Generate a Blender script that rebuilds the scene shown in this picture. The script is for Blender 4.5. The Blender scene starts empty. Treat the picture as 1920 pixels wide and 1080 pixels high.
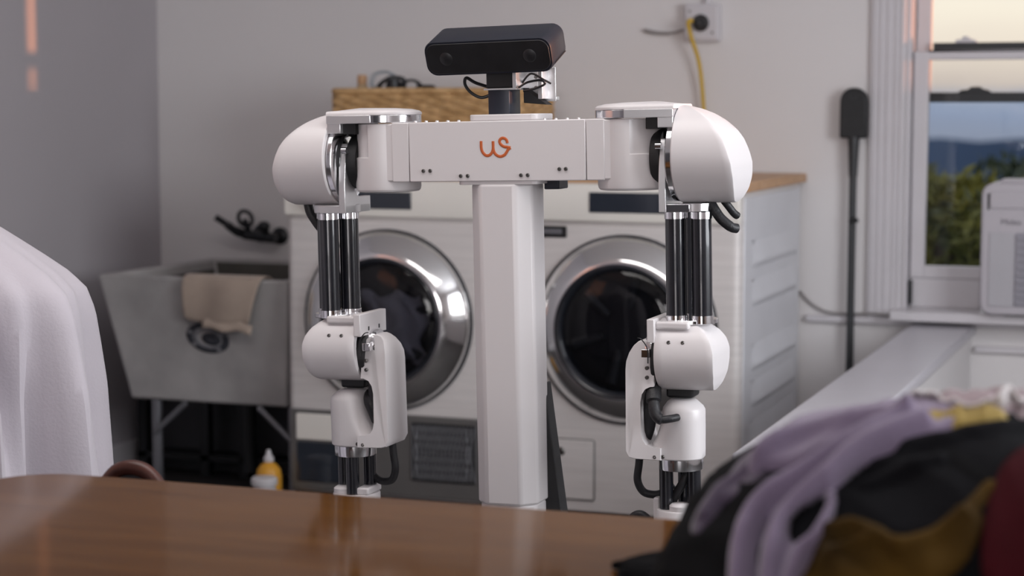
import bpy, bmesh, math, random
from math import sin, cos, pi, radians as R
from mathutils import Vector, Matrix, noise
random.seed(7)
C = bpy.context.scene.collection
SC = bpy.context.scene

# ------------------------------------------------------------------ camera, sky, sun, lights, exposure
cam_d = bpy.data.cameras.new('camera')
cam = bpy.data.objects.new('camera', cam_d); C.objects.link(cam)
cam.location = (0, 0, 1.23)
cam.rotation_euler = (pi/2 - math.atan(340/3600), 0, R(20))
cam_d.sensor_width = 36; cam_d.lens = 36*3600/1920
cam_d.dof.use_dof = True; cam_d.dof.focus_distance = 3.24; cam_d.dof.aperture_fstop = 3.7
cam_d.dof.aperture_blades = 0
cam_d.clip_end = 2000
SC.camera = cam
SC.view_settings.view_transform = 'Standard'
try: SC.view_settings.look = 'None'
except Exception: pass
SC.view_settings.gamma = 1.0; SC.view_settings.use_curve_mapping = False
SC.view_settings.exposure = -0.15

w = bpy.data.worlds.new('dusk_sky'); SC.world = w; w.use_nodes = True
nt = w.node_tree; N = nt.nodes; LK = nt.links
bg = N['Background']
tc = N.new('ShaderNodeTexCoord'); sx = N.new('ShaderNodeSeparateXYZ')
nz = N.new('ShaderNodeTexNoise'); nz.inputs['Scale'].default_value = 14; nz.inputs['Detail'].default_value = 4
mpn = N.new('ShaderNodeMapping'); mpn.inputs['Scale'].default_value = (1, 1, 5)
mu = N.new('ShaderNodeMath'); mu.operation = 'MULTIPLY_ADD'; mu.inputs[1].default_value = 0.012; mu.inputs[2].default_value = -0.006
ad = N.new('ShaderNodeMath'); ad.operation = 'ADD'
mr = N.new('ShaderNodeMapRange'); mr.inputs[1].default_value = -0.04; mr.inputs[2].default_value = 0.16
rp = N.new('ShaderNodeValToRGB')
LK.new(tc.outputs['Generated'], sx.inputs[0]); LK.new(tc.outputs['Generated'], mpn.inputs[0]); LK.new(mpn.outputs[0], nz.inputs[0])
LK.new(nz.outputs[0], mu.inputs[0]); LK.new(mu.outputs[0], ad.inputs[0]); LK.new(sx.outputs[2], ad.inputs[1])
LK.new(ad.outputs[0], mr.inputs[0]); LK.new(mr.outputs[0], rp.inputs[0]); LK.new(rp.outputs[0], bg.inputs[0])
el = rp.color_ramp.elements
stops = [(-.04, (.07, .10, .17)), (-.017, (.26, .30, .39)), (-.004, (.27, .33, .46)), (.004, (.32, .38, .50)), (.011, (.66, .58, .52)),
         (.026, (.88, .78, .66)), (.05, (1.0, .92, .77)), (.16, (.70, .72, .76))]
while len(el) < len(stops): el.new(0.5)
for e, (z, c) in zip(el, stops): e.position = (z + .04)/.2; e.color = (*c, 1)
bg.inputs[1].default_value = 1.12

def light(name, kind, loc, power, color, size=None, size_y=None, target=None, angle=None):
    d = bpy.data.lights.new(name, kind); d.energy = power; d.color = color
    if kind == 'AREA':
        d.shape = 'RECTANGLE'; d.size = size; d.size_y = size_y or size
    if angle is not None: d.angle = angle
    o = bpy.data.objects.new(name, d); C.objects.link(o); o.location = loc
    if target is not None:
        o.rotation_euler = (Vector(target) - Vector(loc)).to_track_quat('-Z', 'Y').to_euler()
    return o
# low orange sun through the window in the back wall, grazing along to the left wall
light('sun', 'SUN', (5, 8, 3), 5.0, (1.0, .36, .14), target=(5 - 3.6, 8 - 1.0, 3 - .028), angle=R(.6))
# daylight of the right-hand window and of the glazed front of the room (both out of the frame)
light('daylight_right_window', 'AREA', (1.36, 2.95, 1.5), 68, (.93, .955, 1.0), 1.7, 1.2, target=(0, 2.95, 1.42))
light('daylight_front_window', 'AREA', (-.1, -3.45, 1.4), 72, (1.0, .95, .965), 1.8, 1.7, target=(-.9, 4, 1.0))
light('ceiling_panel', 'AREA', (-1.2, 2.5, 2.53), 26, (1.0, .955, .935), 2.2, .9, target=(-1.2, 2.5, 0))

# ------------------------------------------------------------------ materials
def mat(name, col, rough=.5, metal=0., var=.06, scale=6., bump=0., bscale=80., stretch=(1, 1, 1), col2=None, coat=0., spec=.5, sheen=0.):
    m = bpy.data.materials.new(name); m.use_nodes = True
    t = m.node_tree; b = t.nodes['Principled BSDF']
    if name == 'varnished_walnut': b.inputs['Specular Tint'].default_value = (1, .78, .55, 1)
    b.inputs['Roughness'].default_value = rough; b.inputs['Metallic'].default_value = metal
    b.inputs['Coat Weight'].default_value = coat; b.inputs['Specular IOR Level'].default_value = spec
    b.inputs['Sheen Weight'].default_value = sheen
    tcn = t.nodes.new('ShaderNodeTexCoord'); mp = t.nodes.new('ShaderNodeMapping'); mp.inputs['Scale'].default_value = stretch
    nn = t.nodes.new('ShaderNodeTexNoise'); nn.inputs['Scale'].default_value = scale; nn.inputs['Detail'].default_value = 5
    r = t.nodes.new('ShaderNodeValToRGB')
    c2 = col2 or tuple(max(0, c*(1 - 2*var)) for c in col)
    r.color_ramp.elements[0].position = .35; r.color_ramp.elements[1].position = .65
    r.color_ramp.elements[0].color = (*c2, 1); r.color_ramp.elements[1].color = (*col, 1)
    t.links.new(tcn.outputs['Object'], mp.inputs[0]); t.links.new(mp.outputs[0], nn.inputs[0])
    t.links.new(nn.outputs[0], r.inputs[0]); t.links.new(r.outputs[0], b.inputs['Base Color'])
    if bump:
        n2 = t.nodes.new('ShaderNodeTexNoise'); n2.inputs['Scale'].default_value = bscale; n2.inputs['Detail'].default_value = 3
        bp = t.nodes.new('ShaderNodeBump'); bp.inputs['Strength'].default_value = bump; bp.inputs['Distance'].default_value = .004
        t.links.new(mp.outputs[0], n2.inputs[0]); t.links.new(n2.outputs[0], bp.inputs['Height']); t.links.new(bp.outputs[0], b.inputs['Normal'])
    return m

def glass_mat(name, tint=(1, 1, 1), ior=1.45, rough=0.0):
    m = bpy.data.materials.new(name); m.use_nodes = True; t = m.node_tree
    t.nodes.remove(t.nodes['Principled BSDF']); out = t.nodes['Material Output']
    a = t.nodes.new('ShaderNodeBsdfTransparent'); a.inputs[0].default_value = (*tint, 1)
    g = t.nodes.new('ShaderNodeBsdfGlossy'); g.inputs['Roughness'].default_value = rough
    lw_ = t.nodes.new('ShaderNodeLayerWeight'); lw_.inputs[0].default_value = .5     # Schlick, the same from both sides
    pw = t.nodes.new('ShaderNodeMath'); pw.operation = 'POWER'; pw.inputs[1].default_value = 5
    fr = t.nodes.new('ShaderNodeMath'); fr.operation = 'MULTIPLY_ADD'; f0 = ((ior-1)/(ior+1))**2
    fr.inputs[1].default_value = 1 - f0; fr.inputs[2].default_value = f0
    t.links.new(lw_.outputs['Facing'], pw.inputs[0]); t.links.new(pw.outputs[0], fr.inputs[0])
    mx = t.nodes.new('ShaderNodeMixShader')
    t.links.new(fr.outputs[0], mx.inputs[0]); t.links.new(a.outputs[0], mx.inputs[1]); t.links.new(g.outputs[0], mx.inputs[2])
    t.links.new(mx.outputs[0], out.inputs[0])
    return m

M = dict(
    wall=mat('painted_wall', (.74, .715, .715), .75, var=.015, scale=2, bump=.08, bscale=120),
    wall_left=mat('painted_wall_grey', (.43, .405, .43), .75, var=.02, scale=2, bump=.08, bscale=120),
    wall_dark=mat('unseen_wall_darkened', (.13, .13, .145), .8, var=.03, scale=2),  # unseen wall coloured dark to dim reflections and bounce
    ceil=mat('ceiling_paint', (.84, .82, .82), .8, var=.01),
    floor=mat('dark_floor', (.07, .065, .065), .5, var=.15, scale=3),
    trim=mat('white_trim_paint', (.63, .605, .63), .4, var=.02),
    cap=mat('white_ledge_paint', (.50, .485, .525), .35, var=.02),
    white=mat('robot_white_plastic', (.68, .65, .655), .36, var=.012, scale=3),
    chrome=mat('polished_aluminium', (.86, .86, .88), .13, 1., var=.02),
    alu=mat('satin_aluminium', (.86, .86, .87), .32, .85, var=.03, scale=20),
    carbon=mat('black_tube_lacquer', (.012, .013, .018), .22, var=.2, scale=60, coat=.5),
    black=mat('black_plastic', (.012, .012, .014), .42, var=.2, scale=30),
    matte_black=mat('matte_black_motor', (.015, .015, .017), .6, var=.2, scale=30),
    headshell=mat('dark_anodised_shell', (.012, .014, .023), .42, .0, var=.05, scale=20, spec=.4),
    gunmetal=mat('dark_grey_post', (.02, .023, .036), .4, .1, var=.05),
    orange=mat('orange_enamel', (.52, .11, .025), .5, var=.03),
    screw=mat('steel_screw', (.22, .21, .20), .3, 1., var=.1, scale=300),
    hose=mat('black_rubber_hose', (.014, .014, .017), .5, var=.2, scale=40, bump=.2, bscale=300),
    steel=mat('washer_graphite_steel', (.75, .715, .70), .42, .15, var=.05, scale=4, stretch=(1, 1, 14)),
    steel_side=mat('washer_side_panel', (.72, .725, .76), .42, .1, var=.02),
    panel=mat('washer_control_fascia', (.88, .85, .79), .45, .05, var=.03, scale=3),
    steel_dark=mat('washer_plinth_grey', (.20, .195, .19), .4, .5, var=.05),
    display=mat('dark_display_glass', (.025, .032, .045), .08, var=.1, coat=.6),
    door_chrome=mat('door_chrome', (.92, .92, .92), .1, 1., var=.02),
    door_black=mat('door_gloss_black', (.018, .02, .026), .14, var=.1, coat=.5),
    drum=mat('washer_drum', (.10, .10, .11), .35, .8, var=.1),
    seal=mat('grey_rubber_seal', (.06, .06, .065), .5, var=.1),
    butcher=mat('butcher_block', (.60, .37, .21), .5, col2=(.48, .27, .14), scale=5, stretch=(1, 10, 10)),
    wicker=mat('tan_wicker', (.66, .43, .21), .65, col2=(.46, .28, .12), scale=30, bump=.3, bscale=120),
    concrete=mat('grey_concrete', (.46, .445, .44), .8, var=.14, scale=5, bump=.35, bscale=40),
    concrete_dark=mat('dark_basin_inside', (.09, .085, .075), .7, var=.2, scale=6),
    decal=mat('dark_printed_mark', (.04, .043, .055), .7, var=.1, scale=60),
    decal_light=mat('faded_printed_mark', (.25, .25, .27), .7, var=.1, scale=60),
    towel=mat('beige_towel', (.42, .335, .275), .9, var=.06, scale=12, bump=.5, bscale=260, sheen=.2),
    iron=mat('painted_steel_frame', (.20, .20, .22), .5, .4, var=.1),
    wall_shade=mat('wall_shade_grey', (.07, .072, .082), .6, var=.1),
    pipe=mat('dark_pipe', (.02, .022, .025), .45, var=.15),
    faucet=mat('black_faucet', (.02, .022, .026), .35, .3, var=.1),
    bottle_yellow=mat('yellow_plastic', (.70, .34, .03), .4, var=.05),
    bottle_white=mat('white_plastic', (.62, .60, .62), .4, var=.03),
    table=mat('varnished_walnut', (.112, .045, .009), .09, col2=(.082, .031, .006), scale=3.2, stretch=(1.2, 14, 14), spec=.06),
    dark_wood=mat('dark_mahogany', (.085, .022, .014), .4, col2=(.05, .015, .01), scale=8, stretch=(1, 1, 8)),
    sheet=mat('white_cotton', (.47, .435, .475), .9, var=.02, scale=5, bump=.15, bscale=200, sheen=.2),
    yellow_cord=mat('yellow_cord', (.62, .40, .03), .5, var=.05),
    grey_cable=mat('grey_cable', (.30, .28, .28), .5, var=.05),
    broom=mat('black_brush', (.014, .015, .017), .55, var=.2, scale=60),
    pole=mat('dark_pole', (.03, .032, .035), .4, var=.1),
    ac=mat('white_appliance_plastic', (.47, .445, .48), .4, var=.01),
    ac_dark=mat('appliance_grille_grey', (.30, .29, .33), .5, var=.04),
    ac_mid=mat('appliance_light_grey', (.44, .43, .46), .5, var=.02),
    lavender=mat('lavender_jersey', (.215, .17, .25), .9, var=.1, scale=8, bump=.25, bscale=240, sheen=.25, spec=.1),
    lavender2=mat('dusky_purple_knit', (.085, .065, .10), .9, var=.1, scale=8, bump=.3, bscale=200, sheen=.25, spec=.1),
    blackcloth=mat('black_cotton', (.006, .006, .007), .95, var=.2, scale=8, bump=.3, bscale=200, sheen=0, spec=.1),
    charcoal=mat('charcoal_cotton', (.008, .008, .010), .95, var=.2, scale=8, bump=.3, bscale=200, sheen=0, spec=.1),
    mustard=mat('mustard_cloth', (.085, .046, .008), .9, col2=(.022, .014, .006), scale=7, bump=.3, bscale=200, sheen=0, spec=.1),  # near-black patches put fold shade into the cloth colour
    red=mat('dark_red_cloth', (.045, .003, .006), .9, var=.12, scale=10, bump=.3, bscale=200, sheen=0, spec=.1),
    yellowcloth=mat('pale_yellow_cloth', (.30, .21, .05), .9, var=.1, scale=10, bump=.3, bscale=200),
    frill=mat('white_lace', (.66, .62, .62), .9, var=.08, scale=60, bump=.6, bscale=160),
    pinkcloth=mat('mauve_cloth', (.36, .29, .31), .9, var=.1, scale=12, bump=.3, bscale=200),
    glass=glass_mat('window_glass'),
    porthole=glass_mat('smoked_porthole', (.30, .31, .34), 1.5),
    clear=glass_mat('clear_plastic', (.85, .88, .9), 1.4),
    leaf=mat('leaf_green', (.23, .23, .035), .6, col2=(.015, .035, .012), scale=2.2),  # yellow of sunlit leaf tips put into the colour
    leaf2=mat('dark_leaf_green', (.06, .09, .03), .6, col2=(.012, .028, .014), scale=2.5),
    bark=mat('bark', (.06, .045, .035), .9, var=.2, scale=20),
    ground=mat('hillside_grass', (.06, .09, .03), .9, var=.3, scale=.5),
    hill=mat('hazy_blue_hill', (.055, .085, .15), 1., var=.12, scale=.03, spec=0),  # distance haze put into the hill's blue
    tan=mat('cork_tan', (.50, .36, .22), .7, var=.1, scale=40),
    whiteprint=mat('grey_lettering', (.16, .15, .17), .5, var=.02),
)
# faint pressed herringbone of the perforated vent
# ------------------------------------------------------------------ mesh helpers
class MB:
    def __init__(s): s.v = []; s.f = []
    def add(s, vs, fs):
        k = len(s.v); s.v += [tuple(p) for p in vs]; s.f += [tuple(i + k for i in f) for f in fs]; return s
    def box(s, x0, x1, y0, y1, z0, z1):
        return s.add([(x, y, z) for z in (z0, z1) for y in (y0, y1) for x in (x0, x1)],
                     [(0, 2, 3, 1), (4, 5, 7, 6), (0, 1, 5, 4), (2, 6, 7, 3), (0, 4, 6, 2), (1, 3, 7, 5)])
    def prism(s, pts, a, b, axis='y'):
        def P(p, t):
            return (p[0], t, p[1]) if axis == 'y' else (t, p[0], p[1]) if axis == 'x' else (p[0], p[1], t)
        n = len(pts)
        return s.add([P(p, a) for p in pts] + [P(p, b) for p in pts],
                     [tuple(range(n))[::-1], tuple(range(n, 2*n))] + [(i, (i+1) % n, n + (i+1) % n, n + i) for i in range(n)])
    def loft(s, rings, cap=True, closed=True):
        n = len(rings[0]); k = len(s.v)
        fs = []
        for j in range(len(rings) - 1):
            for i in range(n if closed else n - 1):
                fs.append((j*n + i, j*n + (i+1) % n, (j+1)*n + (i+1) % n, (j+1)*n + i))
        if cap: fs += [tuple(range(n))[::-1], tuple(range((len(rings)-1)*n, len(rings)*n))]
        return s.add([p for r in rings for p in r], fs)
    def tube(s, path, r, n=12, closed=False, squash=None):
        P = [Vector(p) for p in path]; m = len(P); rs = r if isinstance(r, (list, tuple)) else [r]*m
        rings = []; up = None
        for i in range(m):
            a = P[(i-1) % m] if (closed or i > 0) else P[i]; b = P[(i+1) % m] if (closed or i < m-1) else P[i]
            t = (b - a).normalized()
            if up is None:
                up = Vector((0, 0, 1)) if abs(t.z) < .9 else Vector((0, 1, 0))
            u = (up - t*up.dot(t)).normalized(); up = u; v = t.cross(u)
            ring = [P[i] + (u*cos(2*pi*j/n) + v*sin(2*pi*j/n))*rs[i] for j in range(n)]
            if squash: ring = [Vector((q.x, P[i].y + (q.y - P[i].y)*squash, q.z)) for q in ring]
            rings.append([tuple(q) for q in ring])
        if closed: rings.append(rings[0])
        return s.loft(rings, cap=not closed)
    def lathe(s, prof, c=(0, 0, 0), axis='z', n=40, cap=False, a0=0., a1=2*pi):
        full = abs(a1 - a0 - 2*pi) < 1e-6
        rings = []
        for r, h in prof:
            ring = []
            for i in range(n if full else n + 1):
                a = a0 + (a1 - a0)*i/n
                x, y = r*cos(a), r*sin(a)
                p = (x, y, h) if axis == 'z' else (x, h, y) if axis == 'y' else (h, x, y)
                ring.append((c[0]+p[0], c[1]+p[1], c[2]+p[2]))
            rings.append(ring)
        return s.loft(rings, cap=cap, closed=full)
    def cyl(s, p0, p1, r, n=24): return s.tube([p0, p1], r, n)
    def ball(s, c, rx, ry=None, rz=None, n=16, m=10):
        ry = ry or rx; rz = rz or rx
        rings = [[(c[0]+rx*sin(pi*j/m)*cos(2*pi*i/n), c[1]+ry*sin(pi*j/m)*sin(2*pi*i/n), c[2]+rz*cos(pi*j/m)) for i in range(n)] for j in range(m+1)]
        rings[0] = [(p[0]*.999 + c[0]*.001 + .0002*rx*cos(2*pi*i/n), p[1] + .0002*ry*sin(2*pi*i/n), p[2]) for i, p in enumerate(rings[0])]
        return s.loft(rings, cap=False)
    def grid(s, rows):
        n = len(rows[0]); return s.add([p for r in rows for p in r],
            [(j*n+i, j*n+i+1, (j+1)*n+i+1, (j+1)*n+i) for j in range(len(rows)-1) for i in range(n-1)])
    def mesh(s, name, m, angle=40):
        me = bpy.data.meshes.new(name); me.from_pydata(s.v, [], s.f)
        bm = bmesh.new(); bm.from_mesh(me)
        bmesh.ops.remove_doubles(bm, verts=bm.verts, dist=1e-6)
        bmesh.ops.recalc_face_normals(bm, faces=bm.faces); bm.to_mesh(me); bm.free()
        me.materials.append(m)
        for p in me.polygons: p.use_smooth = True
        me.set_sharp_from_angle(angle=R(angle))
        return me

def obj(name, mb, m, parent=None, bevel=0, seg=2, angle=40, solid=0, sub=0):
    me = mb.mesh(name, m, angle) if isinstance(mb, MB) else mb
    o = bpy.data.objects.new(name, me); C.objects.link(o)
    if parent: o.parent = parent
    if solid:
        q = o.modifiers.new('thickness', 'SOLIDIFY'); q.thickness = solid; q.offset = 0
    if bevel:
        q = o.modifiers.new('bevel', 'BEVEL'); q.width = bevel; q.segments = seg; q.limit_method = 'ANGLE'; q.angle_limit = R(35)
    if sub:
        q = o.modifiers.new('smooth', 'SUBSURF'); q.levels = sub; q.render_levels = sub
    return o
def tag(o, label, cat, group=None):
    o['label'] = label; o['category'] = cat
    if group: o['group'] = group
    return o
def thing(name, label, cat, loc=(0, 0, 0), rot=(0, 0, 0), group=None):
    o = bpy.data.objects.new(name, None); C.objects.link(o); o.location = loc; o.rotation_euler = rot
    o.empty_display_size = .1
    return tag(o, label, cat, group)
def struct(name, mb, m, bevel=0, parent=None):
    o = obj(name, mb, m, parent, bevel); o['kind'] = 'structure'; return o
class Off(MB):
    """world coordinates written into the frame of a root that is only shifted"""
    def __init__(s, root): super().__init__(); s.o = root.location
    def add(s, vs, fs): return super().add([(p[0]-s.o[0], p[1]-s.o[1], p[2]-s.o[2]) for p in vs], fs)
def smooth_path(pts, k=8):
    P = [Vector(p) for p in pts]; out = []
    for i in range(len(P)-1):
        a, b, c, d = P[max(i-1, 0)], P[i], P[i+1], P[min(i+2, len(P)-1)]
        for j in range(k):
            t = j/k
            out.append(.5*((2*b) + (c-a)*t + (2*a-5*b+4*c-d)*t*t + (3*b-a-3*c+d)*t**3))
    out.append(P[-1]); return [tuple(p) for p in out]
def interp(x, tab):
    if x <= tab[0][0]: return tab[0][1]
    for (a, p), (b, q) in zip(tab, tab[1:]):
        if x <= b: return p + (q-p)*(x-a)/(b-a)
    return tab[-1][1]
def rrect(x0, x1, y0, y1, r, k=5):
    pts = []
    for cx, cy, a in ((x1-r, y1-r, 0), (x0+r, y1-r, pi/2), (x0+r, y0+r, pi), (x1-r, y0+r, 1.5*pi)):
        pts += [(cx + r*cos(a + pi/2*i/k), cy + r*sin(a + pi/2*i/k)) for i in range(k+1)]
    return pts

# ------------------------------------------------------------------ the room
XL, XR, YB, YF, ZC = -3.43, 1.42, 5.85, -3.5, 2.55
struct('floor', MB().box(XL-.15, XR+.15, YF-.15, YB+.15, -.1, 0), M['floor'])
struct('ceiling', MB().box(XL-.15, XR+.15, YF-.15, YB+.15, ZC, ZC+.1), M['ceil'])
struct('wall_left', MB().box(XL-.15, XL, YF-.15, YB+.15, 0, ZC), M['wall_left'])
WX0, WX1, WZ0, WZ1 = -.87, -.08, .62, 2.05
struct('wall_back', MB().box(XL, WX0, YB, YB+.15, 0, ZC).box(WX1, XR, YB, YB+.15, 0, ZC).box(WX0, WX1, YB, YB+.15, 0, WZ0).box(WX0, WX1, YB, YB+.15, WZ1, ZC), M['wall'])
struct('wall_right', MB().box(XR, XR+.15, YF-.15, 2.05, 0, ZC).box(XR, XR+.15, 3.85, YB+.15, 0, ZC).box(XR, XR+.15, 2.05, 3.85, 0, .85).box(XR, XR+.15, 2.05, 3.85, 2.15, ZC), M['wall'])
struct('wall_front', MB().box(XL, -1.05, YF-.15, YF, 0, ZC).box(.85, XR, YF-.15, YF, 0, ZC).box(-1.05, .85, YF-.15, YF, 0, .5).box(-1.05, .85, YF-.15, YF, 2.3, ZC), M['wall_dark'])
struct('baseboard_back', MB().box(XL, XR, YB-.015, YB, 0, .10), M['trim'], .003)
struct('baseboard_left', MB().box(XL, XL+.015, YF, YB-.015, 0, .10), M['trim'], .003)
# rail under the window and moulding below it
struct('trim_1', MB().box(-1.16, XR, YB-.022, YB, .572, .592), M['trim'], .003)
struct('trim_2', MB().box(-.65, XR, YB-.018, YB, .497, .517), M['trim'], .003)
# fluted casing left of the window
cs = struct('trim_3', MB().box(-.975, -.872, YB-.018, YB, .592, ZC), M['trim'], .003)
for x in (-.962, -.944, -.922, -.898, -.882):
    struct('bead', MB().box(x-.004, x+.004, YB-.021, YB-.018, .592, ZC), M['trim'], .003, cs)
# low wall with its cap, running towards the camera
lw = struct('wall_low', MB().box(-.822, -.662, 3.53, YB, 0, .55), M['wall'])
struct('ledge_cap', MB().box(-.835, -.648, 3.50, YB-.001, .55, .58), M['cap'], .008, lw)

# ------------------------------------------------------------------ window with sashes
win = bpy.data.objects.new('window_1', None); C.objects.link(win); win['kind'] = 'structure'
def wpart(n, mb, m, bevel=.003, parent=win): return obj(n, mb, m, parent, bevel)
wpart('jamb', MB().box(WX0, WX0+.012, YB, YB+.15, WZ0, WZ1), M['trim'])
wpart('jamb', MB().box(WX1-.012, WX1, YB, YB+.15, WZ0, WZ1), M['trim'])
wpart('sill', MB().box(WX0-.02, WX1+.06, 5.74, YB, .594, .622).box(WX0, WX1, YB, YB+.15, .594, .622), M['trim'])
def sash(name, y0, y1, z0, z1, st, br, tr, backlit=None):
    s = wpart(name, MB().box(-.855, -.855+st, y0, y1, z0, z1).box(-.095-st, -.095, y0, y1, z0, z1)
              .box(-.855+st, -.095-st, y0, y1, z1-tr, z1), M['trim'])
    obj('bottom_rail', MB().box(-.855+st, -.095-st, y0, y1, z0, z0+br), backlit or M['trim'], s, .002)
    obj('pane', MB().box(-.855+st-.004, -.095-st+.004, (y0+y1)/2-.002, (y0+y1)/2+.002, z0+br-.004, z1-tr+.004), M['glass'], s)
    return s
low = sash('lower_sash', 5.895, 5.928, .712, 1.396, .042, .036, .026)
upp = sash('upper_sash', 5.942, 5.974, 1.243, 1.96, .042, .030, .03, M['pipe'])  # bottom rail given a dark colour for its backlit shade
obj('dark_strip', MB().box(-.80, -.15, 5.905, 5.922, 1.396, 1.421), M['pipe'], low)  # dark bar along the top edge of the lower sash
obj('sash_lock', MB().prism([(-.735, 1.4205), (-.67, 1.4205), (-.675, 1.428), (-.69, 1.432), (-.70, 1.44), (-.712, 1.44), (-.717, 1.431), (-.733, 1.43)], 5.898, 5.926), M['trim'], low, .002)
obj('sash_lift', MB().prism([(-.73, 1.272), (-.63, 1.272), (-.64, 1.28), (-.655, 1.283), (-.665, 1.29), (-.69, 1.29), (-.70, 1.282), (-.72, 1.28)], 5.944, 5.97), M['pipe'], upp, .002)
wpart('filler_panel', MB().box(-.856, -.645, 5.90, 5.925, .622, .712), M['trim'])
wpart('foam_strip', MB().box(-.857, -.846, 5.875, 5.899, .63, .705), M['pipe'])

# ------------------------------------------------------------------ outside
ter = MB(); rows = []
for j in range(40):
    y = 6.2 + j*1.1; row = []
    for i in range(50):
        x = -14 + i*.8
        sun_bank = 4.36*max(0, min(1, (x-2.2)/1.6))*max(0, min(1, (y-6.4)/.5))  # unseen bank added to block the low sun from the lower wall
        row.append((x, y, -3.0 - .02*(y-6) + sun_bank + .05*noise.noise((x*.5, y*.5, 0))))
    rows.append(row)
struct('terrain', ter.grid(rows), M['ground'])
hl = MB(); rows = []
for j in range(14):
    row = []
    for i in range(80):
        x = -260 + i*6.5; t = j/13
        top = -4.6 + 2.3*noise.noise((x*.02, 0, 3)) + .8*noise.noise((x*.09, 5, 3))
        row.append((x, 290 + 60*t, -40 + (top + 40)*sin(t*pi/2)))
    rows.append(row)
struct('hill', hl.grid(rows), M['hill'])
def tree(name, label, x, y, z0, ztop, rx, ry, n, m, lsz, seed):
    rnd = random.Random(seed)
    t = thing(name, label, 'tree', (x, y, -3.1), group='trees outside the window')
    tr = MB(); h = z0 + 3.1 + (ztop - z0)*.75
    tr.tube(smooth_path([(0, 0, 0), (.04, .02, h*.4), (-.03, -.04, h*.75), (.02, 0, h)]), .05, 8)
    tips = []
    for k in range(9):
        a = k*2.4; zz = h*.55 + (h*.4)*k/9
        e = (rx*.8*cos(a), ry*.8*sin(a), min(zz + .35, ztop + 3.0))
        tr.tube(smooth_path([(0, 0, zz), (e[0]*.5, e[1]*.5, zz + .15), e], 4), [.02]*8 + [.006], 6); tips.append(e)
    obj('trunk', tr, M['bark'], t)
    lf = MB(); zc = (z0 + ztop)/2 + 3.1; rz = (ztop - z0)/2
    clumps = [(rnd.uniform(-.75, .75)*rx, rnd.uniform(-.8, .8)*ry, zc + rnd.uniform(-.85, .9)*rz, rnd.uniform(.10, .2)) for _ in range(46)]
    for k in range(n):
        cx, cy, cz, cr = rnd.choice(clumps)
        d = Vector((rnd.gauss(0, 1), rnd.gauss(0, 1), rnd.gauss(0, 1))).normalized()*cr*rnd.random()**.4
        p = Vector((cx, cy, cz)) + d
        if p.z > ztop + 3.1 + .03: continue
        ax = Vector((rnd.gauss(0, 1), rnd.gauss(0, 1), rnd.gauss(0, .6))).normalized(); b = ax.orthogonal().normalized()
        b = Matrix.Rotation(rnd.uniform(0, 6.28), 3, ax) @ b; s = lsz*rnd.uniform(.6, 1.2)
        c = ax.cross(b)
        lf.add([p - b*s, p - c*s*.32 + ax*s*.1, p + b*s, p + c*s*.32 + ax*s*.1], [(0, 1, 2), (0, 2, 3)])
    me = bpy.data.meshes.new('foliage'); me.from_pydata(lf.v, [], lf.f); me.materials.append(m)
    fo = obj('foliage', me, m, t); fo['kind'] = 'stuff'
    return t
tree('leafy_tree', 'leafy green tree with leaves coloured yellow as if sunlit at the left side of the window view', -1.16, 9.0, -.5, .98, .30, .5, 6000, M['leaf'], .05, 1)
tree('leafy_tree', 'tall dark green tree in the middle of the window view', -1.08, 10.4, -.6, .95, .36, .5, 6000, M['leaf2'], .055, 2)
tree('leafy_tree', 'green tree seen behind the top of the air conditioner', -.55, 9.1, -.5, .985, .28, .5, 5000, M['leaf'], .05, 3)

# ------------------------------------------------------------------ laundry machines
FY = 5.05
def machine(name, label, X0, X1, kind):
    w2 = X1 - X0; xc = (X0+X1)/2
    root = thing(name, label, kind, (xc, FY, 0), group='pair of front loading laundry machines')
    B = lambda: MB()
    hw = w2/2 - .004
    # body shell: rounded vertical edges, recessed toe space
    obj('body', B().prism(rrect(-hw, hw, 0, .78, .025), .10, .902, 'z').prism(rrect(-hw, hw, .004, .78, .02), .902, .915, 'z').prism(rrect(-hw, hw, .0, .78, .025), .915, 1.0, 'z'), M['steel'], root, .003)
    obj('plinth', B().box(-hw+.02, hw-.02, .03, .76, .02, .10), M['steel_dark'], root, .004)
    for sx_ in (-1, 1):
        for yy in (.08, .7): obj('foot', B().lathe([(.0, 0), (.022, 0), (.022, .01), (.01, .012), (.01, .02), (0, .02)], (sx_*(hw-.06), yy, 0), n=12), M['black'], root)
    fas = B().prism([(-.012, .914), (-.016, .93), (-.016, .985), (-.009, 1.018), (.012, 1.020), (.01, .914)], -hw+.002, hw-.002, 'x')
    obj('control_panel', fas, M['panel'], root, .004)
    return root, xc, hw
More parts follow.
